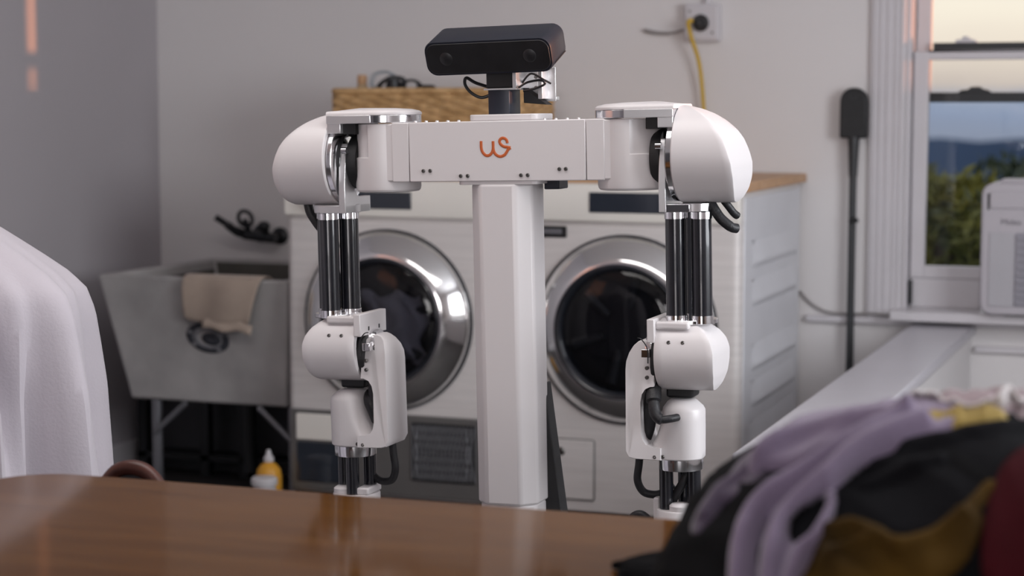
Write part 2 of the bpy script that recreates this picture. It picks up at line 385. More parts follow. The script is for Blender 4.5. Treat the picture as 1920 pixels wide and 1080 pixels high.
def door(root, dx, dz, lens_r, hinge, cloth):
    # outer black bezel, polished conical ring, seal and bowl-shaped smoked glass
    d = obj('door', MB().lathe([(.264, .0), (.264, -.006), (.262, -.010), (.258, -.010), (.257, .0)], (dx, 0, dz), 'y', 72), M['door_black'], root)
    obj('chrome_ring', MB().lathe([(.258, -.006), (.256, -.014), (.245, -.026), (.225, -.043), (.205, -.057), (.192, -.064), (.186, -.064), (.182, -.056)], (dx, 0, dz), 'y', 72), M['door_chrome'], d)
    obj('inner_bezel', MB().lathe([(.183, -.056), (.176, -.061), (.168, -.052), (.160, -.030)], (dx, 0, dz), 'y', 72), M['door_black'], d)
    obj('porthole_glass', MB().lathe([(.172, -.046), (.160, -.052), (.13, -.058), (.08, -.063), (.03, -.065), (.0005, -.065)], (dx, 0, dz), 'y', 56), M['porthole'], d)
    obj('drum', MB().lathe([(.172, -.04), (.18, .0), (.18, .03)], (dx, 0, dz), 'y', 48).lathe([(.18, -.002), (.10, -.0025), (.0005, -.003)], (dx, 0, dz), 'y', 48), M['drum'], d)
    for k in range(6):
        a = k*pi/3 + .3
        obj('lifter', MB().tube([(dx + .06*cos(a), -.012, dz + .06*sin(a)), (dx + .15*cos(a), -.02, dz + .15*sin(a))], [.010, .016], 8), M['seal'], d)
    if cloth:
        rows = []
        for j in range(15):
            row = []
            for i in range(15):
                u, v = i/14*2-1, j/14*2-1
                row.append((dx + .03 + .095*u + .015*sin(5*v), -.022 - .018*max(0, 1 - u*u - v*v)**.5 - .006*sin(9*u + 4*v), dz - .02 + .10*v + .012*sin(6*u)))
            rows.append(row)
        obj('cloth_inside', MB().grid(rows), M['sheet'], d, solid=.004)['label'] = 'white laundry seen through the door glass'
    return d
dl, xc, hw = machine('tumble_dryer', 'grey steel dryer with dark vent grille and white laundry behind its round door', -2.547, -1.863, 'dryer')
door(dl, -2.219 - xc, .617, .185, -1, True)
obj('display', MB().box(-2.345-xc, -2.137-xc, -.0195, -.012, .938, .988), M['display'], dl, .002)
obj('dial', MB().lathe([(.0005, -.045), (.026, -.045), (.03, -.04), (.033, -.016), (.033, 0)], (-2.44-xc, 0, .962), 'y', 32), M['door_chrome'], dl)
# lower service zone
lz = obj('lower_panel', MB().box(-hw+.012, hw-.012, -.006, .004, .105, .345), M['steel_dark'], dl, .004)
obj('filter_flap', MB().prism(rrect(-2.511-xc, -2.365-xc, .255, .332, .006), -.012, -.004), M['panel'], lz, .002)
obj('filter_door', MB().prism(rrect(-2.511-xc, -2.365-xc, .13, .248, .006), -.010, -.004), M['display'], lz, .002)
vg = obj('vent_grille', MB().prism(rrect(-2.145-xc, -1.945-xc, .155, .325, .008), -.011, -.004), M['black'], lz, .002)
gr = MB()
for k in range(17):
    for s_ in (-1, 1):
        a = -2.14 - xc + k*.0122
        gr.tube([(a, -.012, .16), (a + s_*.02, -.0125, .24), (a, -.012, .32)] if -2.14-xc <= a + s_*.02 <= -1.95-xc else [(a, -.012, .16), (a, -.012, .32)], .0012, 4)
g_ = obj('mesh', gr, M['decal_light'], vg); g_['kind'] = 'stuff'
dr, xc, hw = machine('washing_machine', 'grey steel washer with small square service flap and detergent drawer beside the white column', -1.861, -1.178, 'washer')
door(dr, -1.506 - xc, .617, .18, 1, False)
obj('display', MB().box(-1.606-xc, -1.36-xc, -.0195, -.012, .940, .996), M['display'], dr, .002)
obj('drawer_handle', MB().prism(rrect(-1.770-xc, -1.676-xc, .868, .900, .004), -.004, .012), M['black'], dr, .001)
obj('drawer_grip', MB().box(-1.765-xc, -1.690-xc, -.006, -.003, .878, .892), M['iron'], dr, .001)
fl = obj('service_flap', MB().prism(rrect(-1.718-xc, -1.595-xc, .135, .302, .006), -.006, .004), M['steel'], dr, .002)
obj('flap_rim', MB().tube([(x, -.003, z) for x, z in rrect(-1.720-xc, -1.593-xc, .133, .304, .007)], .0022, 6, closed=True), M['steel_dark'], fl)
obj('latch', MB().lathe([(.0005, -.010), (.009, -.010), (.012, -.007), (.012, -.004)], (-1.69-xc, 0, .268), 'y', 20), M['screw'], fl)
# pressed side panel of the right machine
sd = obj('side_panel', MB().box(hw-.004, hw+.003, .03, .76, .11, .985), M['steel_side'], dr, .002)
for z in (.862, .755, .575, .473, .36):
    p = MB(); rows = []
    for i in range(19):
        v = i/18; row = []
        for j in range(13):
            u = j/12
            e = min(1, min(v, 1-v)/.10); e = e*e*(3-2*e)
            prof = 0 if u <= 0 or u >= 1 else (1 - (u-.22)/.78 if u > .22 else u/.22)
            row.append((hw + .003 + .014*e*prof, .12 + .60*v, z - .075*(1-u) ))
        rows.append(row)
    obj('pressed_louvre', p.grid(rows), M['steel_side'], sd)
tag(obj('worktop', MB().box(-2.558, -1.166, 5.066, 5.845, 1.0, 1.027), M['butcher'], None, .003), 'tan butcher block slab lying across the two laundry machines', 'worktop')

# wicker basket on the worktop
bk = thing('wicker_basket', 'long tan wicker storage basket on top of the laundry machines', 'basket', (-2.25, 5.53, 1.027))
bx0, bx1, by0, by1 = -.295, .32, -.16, .16
def perim(t, o):  # rounded rectangle perimeter point with outward offset
    pts = PER
    k = t*len(pts); i = int(k) % len(pts); j = (i+1) % len(pts); f = k - int(k)
    p = Vector(pts[i]).lerp(Vector(pts[j]), f); d = (Vector(pts[j]) - Vector(pts[i])).normalized(); n = Vector((d.y, -d.x))
    return p + n*o
base = rrect(bx0, bx1, by0, by1, .03, 4)
PER = []
for i in range(len(base)):
    a, b = Vector(base[i]), Vector(base[(i+1) % len(base)]); k = max(1, int((b-a).length/.02))
    PER += [tuple(a.lerp(b, q/k)) for q in range(k)]
nst = 46
wv = MB()
for r in range(18):
    z = .012 + r*.0130
    path = []
    for q in range(nst*3):
        t = q/(nst*3); p = perim(t, .005*cos(t*nst*pi + (r % 2)*pi)); path.append((p.x, p.y, z))
    wv.tube(path, .0068, 5, closed=True)
wo = obj('woven_side', wv, M['wicker'], bk); wo['kind'] = 'stuff'
st = MB()
for q in range(nst):
    p = perim((q+.5)/nst, 0); st.cyl((p.x, p.y, 0.002), (p.x, p.y, .245), .004, 6)
so = obj('stakes', st, M['wicker'], bk); so['kind'] = 'stuff'
rim = [(perim(q/120, 0).x, perim(q/120, 0).y, .250) for q in range(120)]
obj('rim', MB().tube(rim, .010, 8, closed=True), M['wicker'], bk)
obj('base', MB().prism(rrect(bx0+.004, bx1-.004, by0+.004, by1-.004, .025), .0, .008, 'z'), M['wicker'], bk)
# things standing in the basket
t = thing('cork_bottle', 'small tan bottle poking out of the basket at its left end', 'bottle', (-2.522, 5.55, 1.036))
obj('body', MB().lathe([(.0005, 0), (.019, 0), (.02, .01), (.02, .24), (.016, .262), (.010, .27)], n=20), M['tan'], t)
obj('cap', MB().lathe([(.012, .262), (.0155, .268), (.0155, .29), (.012, .294), (.0005, .294)], n=20), M['butcher'], t)
t = thing('cable_bundle', 'dark and clear coiled cable bundle sticking up out of the basket', 'cable', (-2.41, 5.53, 1.036))
def coil(cx, cz, r, tilt, rr, n=3):
    return [(cx + r*cos(a)*(1 + .1*sin(3*a+n)), .012*math.sin(a*1.3+n) + tilt*r*sin(a), cz + r*.6*sin(a)) for a in [i*.3 for i in range(n*21)]]
obj('cable_loop', MB().tube(coil(.0, .262, .042, .6, .004), .0045, 6).tube(coil(.055, .255, .035, .9, .004, 2), .0045, 6), M['faucet'], t)
obj('clear_tube', MB().tube(coil(-.03, .275, .045, .3, .004, 2), .005, 8), M['clear'], t)
obj('plug', MB().lathe([(.0005, 0), (.02, 0), (.024, .02), (.02, .045), (.008, .05), (.0005, .05)], (.012, -.02, .235), n=16), M['faucet'], t)
obj('cable_tail', MB().tube(smooth_path([(.012, -.02, .24), (.02, 0, .15), (-.02, .02, .06), (.01, .02, .006), (.08, .0, .006)]), .0045, 6), M['faucet'], t)
t = thing('hand_brush', 'small dark brush end showing above the basket rim', 'brush', (-2.305, 5.55, 1.036))
obj('handle', MB().tube(smooth_path([(0, 0, .006), (.005, 0, .1), (0, 0, .2), (-.012, 0, .24)]), .009, 10), M['pole'], t)
obj('head', MB().prism(rrect(-.03, .03, .228, .262, .012), -.014, .014), M['broom'], t, .004)

# ------------------------------------------------------------------ laundry sink
tub = thing('laundry_sink', 'grey concrete laundry tub on a metal stand against the wall', 'sink', (-2.9, 5.45, 0))
o = tub.location
def ring4(x0, x1, y0, y1, z): return [(x0-o.x, y0-o.y, z), (x1-o.x, y0-o.y, z), (x1-o.x, y1-o.y, z), (x0-o.x, y1-o.y, z)]
outer = [ring4(-3.14, -2.60, 5.16, 5.76, .325), ring4(-3.215, -2.565, 5.10, 5.80, .715)]
inner = [ring4(-3.175, -2.60, 5.14, 5.765, .715), ring4(-3.10, -2.64, 5.20, 5.72, .37)]
obj('basin', MB().loft(outer + inner, cap=True), M['concrete'], tub, .008)
obj('basin_lining', MB().loft([ring4(-3.173, -2.602, 5.142, 5.763, .705), ring4(-3.098, -2.642, 5.202, 5.718, .372)], cap=False), M['concrete_dark'], tub)  # inner faces in a darker colour than the outside
for x in (-3.055, -2.585):
    for y in (5.17, 5.72):
        obj('leg', MB().box(x-.012-o.x, x+.012-o.x, y-.012-o.y, y+.012-o.y, 0, .325), M['iron'], tub, .003)
for x, s_ in ((-3.055, 1), (-2.585, -1)):
    obj('brace', MB().tube([(x-o.x, 5.155-o.y, .225), (x + s_*.11-o.x, 5.155-o.y, .322)], .009, 8), M['iron'], tub)
obj('drain_pipe', MB().tube(smooth_path([(.02, .0, .37), (.02, .0, .25), (.02, .0, .06)], 5) , .024, 14), M['pipe'], tub)
# printed round mark (front face slopes back downwards)
def fz(z, lift=.0015): return 5.10 + (.715 - z)/(.715-.325)*.06 - lift
def mark(r0, r1, a0, a1, m, name, lift, sx_=1.18, cx=-2.850, cz=.530):
    mb = Off(tub); n = 28
    ins, out = [], []
    for i in range(n+1):
        a = a0 + (a1-a0)*i/n
        for r_, L in ((r0, ins), (r1, out)):
            z = cz + r_*sin(a)*.75 - .12*r_*cos(a); L.append((cx + r_*cos(a)*sx_, fz(z, lift), z))
    mb.grid([ins, out]); return obj(name, mb, m, tub, solid=.0008)
mark(.043, .062, 0, 2*pi, M['decal'], 'emblem_ring', .0012)
mark(.030, .043, 0, 2*pi, M['decal_light'], 'emblem_field', .0012)
mark(.001, .026, 0, 2*pi, M['decal'], 'emblem_centre', .0018, 1.25, -2.838, .527)
for a in (.4, 1.5, 2.7, 3.7, 5.2): mark(.046, .059, a, a + .28, M['decal_light'], 'emblem_letter', .002)
# towel over the front rim
rows = []
prof = [(5.22, .60), (5.19, .66), (5.155, .715), (5.135, .722), (5.11, .724), (5.088, .717), (5.082, .69), (5.085, .65), (5.090, .62), (5.095, .590)]
for j, (y, z) in enumerate(prof):
    row = []
    for i in range(25):
        u = i/24
        x = -2.910 + .258*u + (.02*u if j < 6 else .012*u*(1 - (j-6)*.6)) - .003*j*(u)
        dz = (-.018*u - .008*sin(5*u))*(1 if j == len(prof)-1 else .4 if j == len(prof)-2 else 0)
        row.append((x, y - .006*sin(u*9 + j*.3)*(j > 5) - .012*u*(j > 6), z + dz))
    rows.append(row)
t = obj('towel', MB().grid(rows), M['towel'], None, solid=.008, sub=1)
tag(t, 'beige towel hanging folded over the front rim of the tub', 'towel')
t2 = MB().grid([[(-2.84 + .165*i/12, 5.086 + .003*sin(i) - .006*j, .592 - .013*j - .010*i/12 + .004*sin(i*.9)) for i in range(13)] for j in range(3)])
obj('folded_hem', t2, M['towel'], t, solid=.006)
# wall faucet
fc = thing('wall_faucet', 'black wall mounted faucet with round handles above the tub', 'faucet', (-3.0, 5.85, .8))
o = fc.location
F = lambda x, y, z: ((-2.955 + (x+2.955)*.74)-o.x, y-o.y, z-o.z)
obj('body', MB().tube([F(-3.10, 5.77, .800), F(-2.94, 5.77, .790)], .017, 14), M['faucet'], fc)
for x, z in ((-3.07, .800), (-2.97, .793)):
    obj('wall_inlet', MB().lathe([(.03, 0), (.03, -.006), (.014, -.012), (.014, -.08)], F(x, 5.85, z), 'y', 16), M['faucet'], fc)
obj('spout', MB().tube(smooth_path([F(-3.10, 5.77, .802), F(-3.125, 5.74, .815), F(-3.155, 5.72, .838), F(-3.195, 5.70, .862)]), [.016]*8 + [.014]*8 + [.011]*9, 12), M['faucet'], fc)
h1 = obj('handle', MB().cyl(F(-3.075, 5.77, .81), F(-3.082, 5.75, .852), .010, 10), M['faucet'], fc)
obj('handle_wheel', MB().tube([(F(-3.075, 5.745, .853)[0] + .026*cos(a), F(0, 5.745, 0)[1] - .008*sin(a), F(0, 0, .856)[2] + .026*sin(a)) for a in [i*pi/10 for i in range(20)]], .007, 8, closed=True), M['faucet'], h1)
h2 = obj('handle', MB().cyl(F(-2.985, 5.77, .80), F(-2.985, 5.755, .825), .012, 10), M['faucet'], fc)
obj('handle_knob', MB().ball(F(-2.985, 5.75, .832), .022, .018, .017), M['faucet'], h2)

# dark storage rack under the tub
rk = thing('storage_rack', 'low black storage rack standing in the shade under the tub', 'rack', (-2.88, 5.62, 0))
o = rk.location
obj('back_panel', MB().box(-3.39-o.x, -2.70-o.x, .07, .085, .0, .30), M['wall_shade'], rk, .002)  # added dark board standing in for the wall's shade behind the rack
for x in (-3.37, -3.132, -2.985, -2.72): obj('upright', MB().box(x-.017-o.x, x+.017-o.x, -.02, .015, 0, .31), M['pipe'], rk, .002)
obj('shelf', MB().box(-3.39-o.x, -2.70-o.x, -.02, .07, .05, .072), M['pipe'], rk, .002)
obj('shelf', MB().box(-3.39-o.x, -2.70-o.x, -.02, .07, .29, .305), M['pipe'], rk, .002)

# bottles on the floor beside the tub
t = thing('cleaner_bottle', 'yellow cleaning bottle with white nozzle on the floor by the dryer', 'bottle', (-2.572, 4.98, 0))
obj('body', MB().lathe([(.0005, 0), (.034, 0), (.038, .01), (.038, .150), (.034, .172), (.022, .186), (.013, .192), (.013, .198)], n=24), M['bottle_yellow'], t)
obj('nozzle', MB().lathe([(.015, .194), (.015, .206), (.009, .212), (.006, .228), (.0005, .230)], n=16), M['bottle_white'], t)
t = thing('spray_can', 'squat white bottle standing in front of the yellow cleaning bottle', 'bottle', (-2.525, 4.86, 0))
obj('body', MB().lathe([(.0005, 0), (.03, 0), (.034, .01), (.034, .13), (.031, .148)], n=24), M['bottle_white'], t)
obj('cap', MB().lathe([(.031, .148), (.038, .152), (.038, .168), (.034, .172), (.0005, .172)], n=24), M['bottle_white'], t)

# ------------------------------------------------------------------ wall fittings
ob = thing('outlet_box', 'white surface mounted socket box with black plug high on the wall', 'outlet', (-1.495, 5.85, 1.487))
obj('box', MB().prism(rrect(-.056, .056, -.056, .060, .006), -.034, -.0005), M['trim'], ob, .003)
obj('face_plate', MB().prism(rrect(-.050, .050, -.050, .054, .005), -.039, -.034), M['trim'], ob, .002)
obj('socket', MB().lathe([(.026, -.039), (.026, -.046), (.022, -.048), (.0005, -.047)], (.0, 0, .0), 'y', 28), M['black'], ob)
obj('conduit', MB().cyl((.012, -.012, .06), (.012, -.012, ZC - 1.487 - .002), .009, 12), M['trim'], ob)
for dx, dz in ((.036, -.030), (-.036, .036)): obj('plate_screw', MB().lathe([(.004, -.0395), (.003, -.041), (.0005, -.041)], (dx, 0, dz), 'y', 10), M['screw'], ob)
yc = thing('power_cord', 'yellow power cord hanging from the wall socket', 'cord', (-1.505, 5.79, 1.49))
o = yc.location
obj('plug', MB().lathe([(.020, -.012), (.020, -.030), (.012, -.04), (.0005, -.042)], (.008, .026, -.004), 'y', 20), M['black'], yc)
obj('cord', MB().tube(smooth_path([(-.006, -.014, .002), (-.02, -.018, -.002), (-.014, .0, -.05), (.004, .02, -.12), (.014, .03, -.21), (.02, .035, -.34), (.01, .03, -.452)]), .0062, 10), M['yellow_cord'], yc)
tag(obj('wire_end', MB().tube(smooth_path([(-1.556, 5.832, 1.468), (-1.60, 5.835, 1.458), (-1.645, 5.835, 1.460), (-1.685, 5.84, 1.468)]), [.004]*9 + [.0055]*8 + [.006]*8, 8), M['grey_cable'], None), 'short grey wire end sticking out beside the wall socket', 'wire')
tag(obj('wall_cable', MB().tube(smooth_path([(-1.182, 5.842, .665), (-1.15, 5.842, .63), (-1.10, 5.842, .603), (-1.03, 5.842, .598), (-.96, 5.826, .604), (-.90, 5.828, .600)]), .0045, 8), M['grey_cable'], None), 'thin grey cable sagging along the wall behind the brush pole', 'cable')
br = thing('long_brush', 'black long handled brush standing head up against the wall', 'brush', (-1.02, 5.81, 0), (0, R(.1), 0))
hp = rrect(-.040, .040, 1.135, 1.285, .012)
hd = [(-.041, 1.135), (.041, 1.135)] + [(.041*cos(a), 1.246 + .041*sin(a)) for a in [i*pi/14 for i in range(15)]]
bh = obj('head', MB().prism(hd, -.016, .02), M['broom'], br, .006)
obj('grip_hole', MB().lathe([(.008, -.017), (.010, -.0175), (.012, -.016)], (0, 0, 1.262), 'y', 16), M['pole'], bh)
obj('socket', MB().tube([(0, 0, 1.02), (0, 0, 1.14)], [.013, .018], 12), M['pole'], br)
obj('handle', MB().tube([(0, 0, .0), (0, 0, 1.03)], [.012, .0115], 12), M['pole'], br)
obj('clip', MB().ball((.006, -.012, .888), .016, .012, .010), M['broom'], br)

# ------------------------------------------------------------------ air conditioner
ac = thing('window_air_conditioner', 'white window air conditioner sitting on the sill', 'air conditioner', (-.385, 5.70, .622))
obj('body', MB().prism([(p[0], p[1]) for p in rrect(-.24, .24, .004, .388, .035, 6)], .0, .175), M['ac'], ac, .008, 3)
obj('outdoor_body', MB().prism(rrect(-.24, .24, .0, .37, .03, 5), .246, .55).box(-.23, .23, .175, .246, .0, .082), M['ac'], ac, .006)
obj('top_louvre', MB().box(-.19, .19, .02, .14, .386, .398), M['ac'], ac, .004)
fp = obj('front_panel', MB().prism(rrect(-.215, .225, .315, .365, .008), -.005, .001), M['ac'], ac, .002)
obj('panel_gap', MB().box(-.222, -.217, -.003, .001, .31, .358), M['pipe'], fp)
obj('side_grille', MB().prism(rrect(-.215, -.145, .03, .245, .004), -.004, .001), M['ac_mid'], ac, .001)
gl = obj('intake_grille', MB().prism(rrect(-.142, .215, .03, .245, .004), -.002, .001), M['ac_dark'], ac, .001)
for k in range(10): obj('slat', MB().box(-.138, .211, -.007, -.001, .036 + k*.021, .047 + k*.021), M['ac_dark'], gl)
obj('drip_foot', MB().box(-.17, .17, .03, .12, -.0005, .006), M['pipe'], ac)
fnt = bpy.data.curves.new('lettering', 'FONT'); fnt.body = 'Midea'; fnt.size = .024; fnt.extrude = .0006
tmp = bpy.data.objects.new('lettering', fnt); C.objects.link(tmp)
bpy.context.view_layer.update()
lm = bpy.data.meshes.new_from_object(tmp.evaluated_get(bpy.context.evaluated_depsgraph_get()))
bpy.data.objects.remove(tmp)
lm.materials.clear(); lm.materials.append(M['whiteprint'])
fo = bpy.data.objects.new('lettering', lm); C.objects.link(fo); fo.parent = ac; fo.location = (-.184, -.0006, .268); fo.rotation_euler = (pi/2, 0, 0)

# ------------------------------------------------------------------ the robot (root on the floor, leaning a little to its right)
rb = thing('laundry_robot', 'white two armed robot with black camera head on a central column', 'robot', (-1.114, 3.105, 0), (0, R(-1.25), 0))
def rp_(n, mb, m, bevel=0, parent=rb, **k): return obj(n, mb, m, parent, bevel, **k)
# base, column
bs = rp_('base', MB().prism(rrect(-.24, .24, -.20, .24, .06), .055, .14, 'z'), M['white'], .012, seg=3)
for sx_ in (-1, 1):
    for yy in (-.14, .18):
        rp_('caster', MB().lathe([(.0005, -.012), (.026, -.012), (.028, -.008), (.028, .008), (.026, .012), (.0005, .012)], (sx_*.18, yy, .029), 'x', 20).cyl((sx_*.18, yy, .03), (sx_*.18, yy, .06), .008, 8), M['black'])
def ogon(hx, hy, c):  # column section: box with broad flat corners
    return [(hx, -hy+c), (hx, hy-c), (hx-c, hy), (-hx+c, hy), (-hx, hy-c), (-hx, -hy+c), (-hx+c, -hy), (hx-c, -hy)]
col = rp_('column', MB().loft([[(x*k, y*k, z) for x, y in ogon(.0555, .054, .024)] for k, z in ((.975, .546), (1, .551), (1, 1.10))]), M['white'], .006, seg=4)
rp_('column_foot', MB().loft([[(x, y, z) for x, y in ogon(.0515, .050, .022)] for z in (.135, .548)]), M['white'], .005)
rp_('column_flange', MB().prism(rrect(-.072, .072, -.052, .052, .01), 1.0985, 1.107, 'z'), M['white'], .001)
rp_('cable_guard', MB().prism([(.048, .75), (.053, .75), (.078, .54), (.13, .12), (.05, .12)], .02, .055), M['matte_black'], .002)
rp_('rear_bracket', MB().box(.066, .093, .0, .05, 1.088, 1.106), M['gunmetal'], .002)
# cross bar
bar = rp_('crossbar', MB().prism(rrect(-.1592, .1592, 1.1045, 1.2065, .002, 2), -.055, .055), M['white'], .0015)
for s in (-1, 1):
    rp_('crossbar_end', MB().prism(rrect(*sorted((s*.1602, s*.192)), 1.1045, 1.2065, .002, 2), -.0545, .0545), M['white'], .0015)
rp_('head_plate', MB().prism(rrect(-.053, .072, -.045, .045, .012), 1.2065, 1.2175, 'z'), M['white'], .002)
scm = MB().lathe([(.0034, .0012), (.0034, -.0012), (.0026, -.0022), (.0014, -.0022), (.0012, -.0008), (.0002, -.0008)], (0, 0, 0), 'y', 14).mesh('screw', M['screw'])
def screw(x, y, z, parent, rot=0):
    q = bpy.data.objects.new('screw', scm); C.objects.link(q); q.parent = parent; q.location = (x, y, z); q.rotation_euler = (0, 0, rot); return q
for x, z in ((-.1334, 1.1232), (-.1208, 1.1234), (-.0647, 1.1140), (-.052, 1.1140), (.0445, 1.1142), (.0565, 1.1143), (.1129, 1.1239), (.1242, 1.1240)):
    screw(x, -.055, z, bar)
tsm = MB().lathe([(.003, 0), (.003, .002), (.002, .003), (.0003, .003)], n=10).mesh('top_screw', M['alu'])
for x in (-.15, -.13, -.11, -.09, -.07, .085, .105, .125, .145):
    q = bpy.data.objects.new('top_screw', tsm); C.objects.link(q); q.parent = bar; q.location = (x, -.045, 1.2063)
# the orange mark let into the bar front
def LG(cx, cy):
    px, py = 740 + cx/4.8, 200 + cy/4.8
    return (-.0263 + (px-902)*.000958, -.0552, 1.1732 - (py-264)*.00097 - (px-930)*.00002)
lg = MB()
for pts in ([(778, 312), (778, 365), (787, 400), (808, 425), (832, 434), (858, 425), (878, 400), (886, 365), (886, 312)],
            [(886, 365), (893, 400), (912, 426), (947, 440), (985, 428), (1008, 402), (1022, 380), (1043, 366)],
            [(1043, 366), (1012, 361), (982, 356), (957, 340), (945, 318), (952, 297), (972, 286), (995, 291), (1010, 306), (1015, 328)]):
    lg.tube(smooth_path([LG(*p) for p in pts], 6), .00255, 10, squash=.3)
obj('logo', lg, M['orange'], bar)['label'] = 'orange looping two letter mark'
# neck and camera head
rp_('neck_post', MB().prism(rrect(-.0225, .0165, -.028, .028, .002, 2), 1.217, 1.262, 'z'), M['gunmetal'], .001)
nb = rp_('neck_bracket', MB().box(-.028, .031, -.034, .034, 1.2585, 1.2615).box(.0245, .031, -.034, .034, 1.2615, 1.298), M['alu'], .0008)
obj('pitch_motor', MB().box(-.0245, .0235, -.030, .030, 1.262, 1.300), M['matte_black'], nb, .002)
sv = rp_('servo_bracket', MB().box(.030, .080, .030, .034, 1.238, 1.296).box(.058, .066, .0, .034, 1.242, 1.296).box(.031, .08, .034, .05, 1.24, 1.246), M['alu'], .0008)
obj('servo', MB().prism([(.032, 1.236), (.075, 1.232), (.032, 1.262)], .0, .028), M['matte_black'], sv, .001)
obj('servo_screws', MB().lathe([(.003, 0), (.003, -.003), (.0003, -.003)], (.045, .030, 1.28), 'y', 8).lathe([(.003, 0), (.003, -.003), (.0003, -.003)], (.045, .030, 1.262), 'y', 8), M['screw'], sv)
rp_('head_cable', MB().tube(smooth_path([(-.026, .0, 1.263), (-.05, -.012, 1.272), (-.066, -.015, 1.281), (-.070, -.012, 1.270), (-.062, -.006, 1.256), (-.046, .0, 1.247), (-.030, .004, 1.251), (-.022, .006, 1.256)]), .0028, 8), M['black'])
rp_('head_cable', MB().tube(smooth_path([(-.034, .0, 1.30), (-.028, -.006, 1.285), (-.026, -.01, 1.27), (-.022, -.01, 1.262)]), .0022, 8), M['black'])
rp_('head_cable', MB().tube(smooth_path([(.031, -.02, 1.262), (.050, -.03, 1.270), (.073, -.03, 1.273), (.080, -.026, 1.267), (.062, -.02, 1.260), (.036, -.01, 1.256)]), .002, 8), M['black'])
rp_('head_cable', MB().tube(smooth_path([(.03, .0, 1.27), (.05, -.01, 1.285), (.07, 0, 1.274), (.078, .01, 1.268)]), .0018, 8), M['black'])
hdE = rp_('head', MB().loft([[(x*k, y, z*k2) for x, z in rrect(-.117, .117, -.031, .031, .019, 6)] for y, k, k2 in ((-.043, .99, .97), (-.040, 1, 1), (.030, 1, 1), (.034, .985, .95))]), M['headshell'], 0)
hdE.scale = (.975, 1, .98); hdE.location = (-.009, -.02, 1.329); hdE.rotation_euler = (R(21), R(-.5), 0)
hdE['label'] = 'dark camera bar'
obj('face_glass', MB().prism(rrect(-.113, .113, -.027, .027, .017, 6), -.0445, -.042), M['black'], hdE, .0008)
for x in (-.077, .077):
    obj('lens', MB().lathe([(.012, -.0444), (.011, -.0452), (.0003, -.0452)], (x, 0, .0), 'y', 24), M['black'], hdE)
obj('side_seam', MB().box(.1162, .1172, -.03, .028, -.020, -.0185), M['matte_black'], hdE)

# ---- one arm; s = -1 is the arm on the left of the picture
DOME = [(1.064, .401), (1.072, .406), (1.085, .410), (1.105, .4125), (1.13, .411), (1.15, .405), (1.17, .397), (1.185, .387), (1.20, .372), (1.212, .355), (1.22, .338), (1.226, .318)]
ELB = [(.750, .362), (.760, .367), (.778, .3715), (.80, .373), (.818, .373), (.835, .368), (.848, .359), (.858, .347), (.866, .333), (.871, .318)]
def shell(s, tab, xin, r, zc, yc, flat=0.):
    n = 64; mb = MB(); rings = []
    def pt(i, t, k=1.):
        a = 2*pi*i/n; ca, sa = cos(a), sin(a)
        y, z = yc + r*ca*k, zc + r*sa*k
        xo = interp(z, tab)
        return (s*(xin + t*(xo - xin)), y, z)
    rings.append([pt(i, 0, .80) for i in range(n)]); rings.append([pt(i, 0, .98) for i in range(n)])
    for t_ in (.02, .15, .3, .45, .6, .75, .88, .97): rings.append([pt(i, t_) for i in range(n)])
    rings.append([pt(i, 1., .985) for i in range(n)])
    mb.loft(rings, cap=False)
    e = [pt(i, 1., .985) for i in range(n)]
    q = n//4
    L = [(q - k) % n for k in range(2*q + 1)]; Rr = [(q + k) % n for k in range(2*q + 1)]
    rows = []
    for i, j in zip(L, Rr):
        a, b = Vector(e[i]), Vector(e[j]); rows.append([tuple(a.lerp(b, u/6)) for u in range(7)])
    mb.grid(rows)
    return mb
